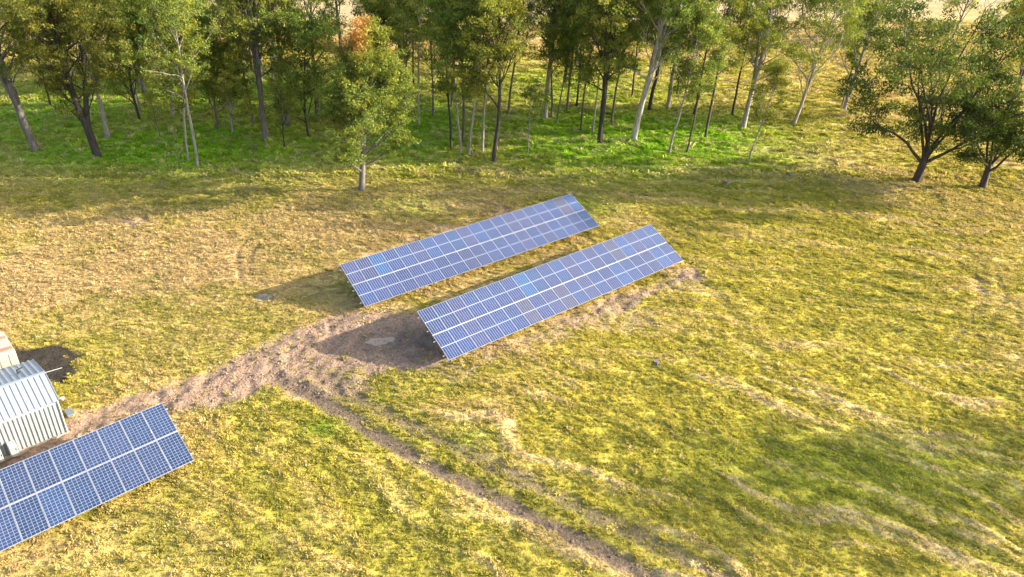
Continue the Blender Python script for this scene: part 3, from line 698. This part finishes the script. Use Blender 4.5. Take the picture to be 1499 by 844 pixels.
solar_array((-15.3, 23.431, 1.12), (.7487, .6599, .0633), (-.6468, .7061, .2882), 10, -10, 1.015, 3.922, False, 'solar array with square cells at lower left beside the shed', 4)

# ------------------------------------------------------------------ shed, container and the small things
SB = np.array([-23.103, 26.172]); SY = math.radians(45); SA = Vector((math.cos(SY), math.sin(SY), 0)); SN = Vector((-math.sin(SY), math.cos(SY), 0)); ZF = gz(SB[0], SB[1]) + .04
def S(s, d, h): return Vector((SB[0], SB[1], ZF)) + SA * s + SN * d + Vector((0, 0, h))
def wear_mat(name, c1, c2, scale=1.2, rough=.45, metal=0., low=None):
    m = mat(name, c1, rough, metal); p = m.node_tree.nodes['Principled BSDF']
    f = noise(m, scale, 6, .65); lk(m, ramp(m, f, [(.35, c1), (.72, c2)]), p.inputs['Base Color']); return m
M_WALL = wear_mat('white_sheet_steel', (.26, .275, .28), (.22, .235, .24), 1.5, .4)
M_ROOF = wear_mat('pale_blue_roof_steel', (.25, .275, .305), (.215, .24, .27), 1.1, .38)
M_CONC = wear_mat('concrete', (.42, .34, .26), (.30, .24, .18), 3, .9)
M_DARKM = mat('dark_metal', (.03, .03, .035), .5); M_BOX = wear_mat('grey_cabinet', (.31, .33, .325), (.26, .28, .275), 2, .4)
def ribbed(name, mat_, p0, along, up, nrm, length, hgt, pitch_, depth, parent, base):
    """sheet with trapezoid ribs running up it"""
    V = []; Fq = []; k = 0; xs_ = []
    t = 0.0
    while t < length - 1e-6:
        xs_ += [(t, 0), (t + pitch_ * .55, 0), (t + pitch_ * .60, depth), (t + pitch_ * .95, depth)]; t += pitch_
    xs_ = [(min(q, length), e) for q, e in xs_] + [(length, 0)]
    for q, e in xs_:
        for hh, th in ((0, 0), (hgt, 0)): V.append(Vector(p0) + along * q + up * hh + nrm * e - base)
    n = len(xs_)
    for i in range(n - 1): Fq.append((2 * i, 2 * i + 2, 2 * i + 3, 2 * i + 1))
    for q, e in xs_:
        for hh in (0, hgt): V.append(Vector(p0) + along * q + up * hh + nrm * (e - .012) - base)
    o_ = 2 * n
    for i in range(n - 1): Fq.append((o_ + 2 * i, o_ + 2 * i + 1, o_ + 2 * i + 3, o_ + 2 * i + 2))
    for i in range(n - 1):
        Fq.append((2 * i, o_ + 2 * i, o_ + 2 * i + 2, 2 * i + 2)); Fq.append((2 * i + 1, 2 * i + 3, o_ + 2 * i + 3, o_ + 2 * i + 1))
    me = bpy.data.meshes.new(name); me.from_pydata([tuple(v) for v in V], [], Fq); me.update(); me.materials.append(mat_)
    return obj(name, me, parent)
SW, SH, SR, SF, SLEN = 4.45, 2.10, 2.90, .34, 7.0
base = S(-SLEN / 2, SW / 2, 0); shed = empty('shed', base); tag(shed, 'white ribbed steel shed with pale gable roof at the left edge', 'shed')
def pb(): return MB()
def local(v): return Vector(v) - base
MB().box(local(S(-SLEN / 2, SW / 2, -.12)), SA * (SLEN / 2 + .10), SN * (SW / 2 + .10), Vector((0, 0, .13))).build('slab', M_CONC, shed)
ribbed('front_wall', M_WALL, S(-SLEN, 0, .02), SA, Vector((0, 0, 1)), -SN, SLEN, SH - .03, .19, .05, shed, base)
ribbed('back_wall', M_WALL, S(-SLEN, SW, .02), SA, Vector((0, 0, 1)), SN, SLEN, SH - .03, .20, .028, shed, base)
for sx in (0, -SLEN):
    m_ = MB(); prof = [S(sx, .02, .02), S(sx, SW - .02, .02), S(sx, SW - .02, SH - .02), S(sx, SW * SF, SR - .05), S(sx, .02, SH - .02)]
    n_ = SA * (.015 if sx == 0 else -.015)
    P_ = [local(p) for p in prof] + [local(p + n_) for p in prof]
    m_.add(P_, [(4, 3, 2, 1, 0), (5, 6, 7, 8, 9)] + [(i, (i + 1) % 5, 5 + (i + 1) % 5, 5 + i) for i in range(5)]); m_.build('end_wall', M_WALL, shed)
ridge = S(-SLEN - .1, SW * SF, SR); fe = S(-SLEN - .1, -.12, SH - .02); be = S(-SLEN - .1, SW + .12, SH - .02)
for nm, e0 in (('front_roof', fe), ('back_roof', be)):
    u_ = (ridge - e0); Lr = u_.length; u_.normalize(); nn = SA.cross(u_) if nm == 'front_roof' else u_.cross(SA)
    nn.normalize(); 
    if nn.z < 0: nn = -nn
    ribbed(nm, M_ROOF, e0, SA, u_, nn, SLEN + .2, Lr, .26, .04, shed, base)
MB().bar(local(S(-SLEN - .1, SW * SF, SR + .035)), local(S(.1, SW * SF, SR + .035)), .20, .03).build('ridge_cap', M_ROOF, shed)
MB().bar(local(S(.005, -.03, .02)), local(S(.005, -.03, SH)), .09, .05).build('corner_flashing', M_WALL, shed)
MB().tube(local(S(-.05, SW * SF + .1, SR - .06)), local(S(.85, SW * SF + .05, SR - .08)), .022).build('pole', M_WALL, shed)
MB().bar(local(S(-.10, -.14, SH - .06)), local(S(-SLEN, -.14, SH - .06)), .09, .10).build('gutter', M_ROOF, shed)
m_ = MB(); c_ = S(-.9, SW * .62, 2.62); m_.bar(local(c_), local(c_ + Vector((0, 0, .22))), .05, .05); m_.bar(local(c_ + Vector((0, 0, .2))), local(c_ + SA * .28 + Vector((0, 0, .26))), .05, .05); m_.bar(local(c_ - SN * .2 - SA * .05 + Vector((0, 0, .1))), local(c_ - SN * .12 + SA * .12 + Vector((0, 0, .12))), .07, .06)
m_.build('roof_bracket', M_DARKM, shed)
for s_, hh, ww, lab in ((-2.35, .78, .34, 'electrical_cabinet'), (-2.92, .72, .20, 'electrical_cabinet')):
    c_ = S(s_, -.24, hh / 2 + .02); e = empty(lab, S(s_, -.24, -.1)); e.location.z = c_.z - hh / 2
    tag(e, 'pale grey electrical cabinet, %s, against the shed front wall' % ('wider right one' if ww > .3 else 'narrow left one'), 'cabinet', 'cabinets at the shed wall')
    MB().box((0, 0, hh / 2), SA * ww / 2, SN * .16, Vector((0, 0, hh / 2))).build('body', M_BOX, e, None, .012)
    MB().box((-SN.x * .167, -SN.y * .167, hh / 2), SA * (ww / 2 - .03), SN * .006, Vector((0, 0, hh / 2 - .04))).build('door', M_BOX, e)
    MB().box((-SN.x * .18 + SA.x * ww * .3, -SN.y * .18 + SA.y * ww * .3, hh * .55), SA * .012, SN * .012, Vector((0, 0, .06))).build('handle', M_DARKM, e)
# container
M_CREAM = wear_mat('cream_paint', (.28, .272, .23), (.245, .237, .20), .8, .45)
M_CROOF = mat('rusty_cream_roof', (.7, .66, .56), .55); p_ = M_CROOF.node_tree.nodes['Principled BSDF']
tc_ = nd(M_CROOF, 'ShaderNodeTexCoord').outputs['Object']; mp_ = nd(M_CROOF, 'ShaderNodeMapping'); mp_.inputs['Rotation'].default_value = (0, 0, -SY); mp_.inputs['Scale'].default_value = (.5, 2.2, 1); mp_.vector_type = 'TEXTURE'
mp2 = nd(M_CROOF, 'ShaderNodeMapping'); mp2.inputs['Rotation'].default_value = (0, 0, -SY); lk(M_CROOF, tc_, mp2.inputs[0])
mp3 = nd(M_CROOF, 'ShaderNodeMapping'); mp3.inputs['Scale'].default_value = (.35, 2.4, 1); lk(M_CROOF, mp2.outputs[0], mp3.inputs[0])
sx_ = nd(M_CROOF, 'ShaderNodeSeparateXYZ'); lk(M_CROOF, mp2.outputs[0], sx_.inputs[0])
nz_ = noise(M_CROOF, 1.6, 5, .65, mp3.outputs[0]); yy_ = mathn(M_CROOF, 'MULTIPLY_ADD', nz_, .5, sx_.outputs[1])
band_ = mathn(M_CROOF, 'MAXIMUM', mathn(M_CROOF, 'SUBTRACT', 1.0, mathn(M_CROOF, 'MULTIPLY', mathn(M_CROOF, 'ABSOLUTE', mathn(M_CROOF, 'ADD', yy_, .62)), 3.6)),
              mathn(M_CROOF, 'SUBTRACT', .9, mathn(M_CROOF, 'MULTIPLY', mathn(M_CROOF, 'ABSOLUTE', mathn(M_CROOF, 'SUBTRACT', yy_, .75)), 3.2)))
lk(M_CROOF, ramp(M_CROOF, band_, [(.05, (.32, .305, .26)), (.45, (.38, .22, .145)), (.9, (.36, .115, .06))]), p_.inputs['Base Color'])
cs, cd, ch, cw, cl_ = -.45, 5.3, 2.55, 2.5, 6.0
base2 = S(cs - cl_ / 2, cd + cw / 2, 0); base2.z = gz(base2.x, base2.y)
con = empty('container', base2); tag(con, 'cream metal container with rust streaked roof behind the shed', 'container')
lc2 = lambda s_, d_, h_: S(s_, d_, h_) - base2
zlo = base2.z - ZF - .05
MB().box((lc2(cs, cd, 0) + lc2(cs - cl_, cd + cw, 0)) / 2 + Vector((0, 0, (ch + zlo) / 2)), SA * cl_ / 2, SN * cw / 2, Vector((0, 0, (ch - zlo) / 2))).build('body', M_CREAM, con, None, .05)
MB().box((lc2(cs, cd, 0) + lc2(cs - cl_, cd + cw, 0)) / 2 + Vector((0, 0, ch + .012)), SA * (cl_ / 2 - .05), SN * (cw / 2 - .05), Vector((0, 0, .015))).build('roof', M_CROOF, con, None, .008)
hp = lc2(cs - .75, cd + cw * .42, ch + .05); h_ = MB().box(hp, SA * .35, SN * .32, Vector((0, 0, .035))).build('roof_hatch', M_CREAM, con, None, .01)
MB().box(hp + Vector((0, 0, .037)), SA * .29, SN * .26, Vector((0, 0, .006))).build('lid', M_BOX, h_)
m_ = MB()
for i in range(13): m_.bar(lc2(cs - .3 - i * .44, cd - .012, .15), lc2(cs - .3 - i * .44, cd - .012, ch - .15), .10, .03, SN)
m_.build('side_ribs', M_CREAM, con)
# oddments beside the shed
M_PINK = mat('pale_plastic', (.48, .37, .32), .5); M_GREYB = mat('grey_plastic', (.13, .145, .165), .5)
p = G(92, 585); bx_ = empty('bucket', (p[0], p[1], gz(p[0], p[1]) - .01)); tag(bx_, 'small pale pinkish bucket beside the shed corner', 'bucket')
MB().tube((0, 0, 0), (0, 0, .18), .085, .11, 14).build('body', M_PINK, bx_); m_ = MB().tube((0, 0, .17), (0, 0, .19), .118, .118, 14).build('rim', M_PINK, bx_)
p = G(97, 608); gb = empty('storage_box', (p[0] + .15, p[1] + .1, gz(p[0], p[1]) - .01), SY); tag(gb, 'low grey box on the ground against the shed end wall', 'box')
MB().box((0, 0, .08), (.16, 0, 0), (0, .30, 0), (0, 0, .08)).build('body', M_GREYB, gb, None, .015); MB().box((0, 0, .175), (.18, 0, 0), (0, .32, 0), (0, 0, .015)).build('lid', M_GREYB, gb, None, .01)
# tree stumps
M_CUT = wear_mat('cut_wood', (.20, .155, .115), (.12, .09, .07), 9, .8); M_STUMP = wear_mat('stump_bark', (.10, .08, .07), (.20, .17, .15), 6, .9)
for (u, v, r, hh, lab) in [(1063, 270, .26, .42, 'short pale topped stump at the edge of the tree shade'), (1155, 258, .20, .42, 'small stump on sunny grass, up the slope from the other'), (961, 531, .17, .20, 'small dark stump in green grass beside the middle array')]:
    p = G(u, v); e = empty('tree_stump', (p[0], p[1], gz(p[0], p[1]) - .06)); tag(e, lab, 'stump', 'tree stumps in the paddock')
    rr = random.Random(int(u)); n = 12; V = []; Fq = []
    for k, (zz, ff) in enumerate(((0, 1.5), (.12, 1.12), (hh * .7, 1.0), (hh, .98))):
        for i in range(n): q = r * ff * (1 + .12 * math.sin(3 * i + u)) * rr.uniform(.93, 1.07); V.append((q * math.cos(i * 2 * math.pi / n), q * math.sin(i * 2 * math.pi / n), zz + (.03 * rr.random() if k == 3 else 0)))
    for k in range(3):
        for i in range(n): Fq.append((k * n + i, k * n + (i + 1) % n, (k + 1) * n + (i + 1) % n, (k + 1) * n + i))
    MB().add(V, Fq).build('bark', M_STUMP, e); MB().add([V[3 * n + i] for i in range(n)], [tuple(range(n))]).build('cut_top', M_CUT, e)
# muddy puddle
c = G(556, 498); rr = random.Random(3); n = 40; V = []
for i in range(n):
    a = i * 2 * math.pi / n; q = 1 + .22 * math.sin(2 * a + 1) + .16 * math.sin(3 * a) + .10 * math.sin(7 * a + 2) + rr.uniform(-.06, .06)
    x_, y_ = c[0] + .78 * q * math.cos(a), c[1] + .46 * q * math.sin(a); V.append((x_, y_, PA * x_ + PB * y_))
V = [(x_, y_, z_ - .048) for x_, y_, z_ in V]
M_PUD = mat('muddy_water', (.36, .25, .18), .45, 0, .2)
tag(MB().add(V, [tuple(range(n))]).build('puddle', M_PUD), 'small muddy tan puddle on the churned ground', None, None, 'structure')
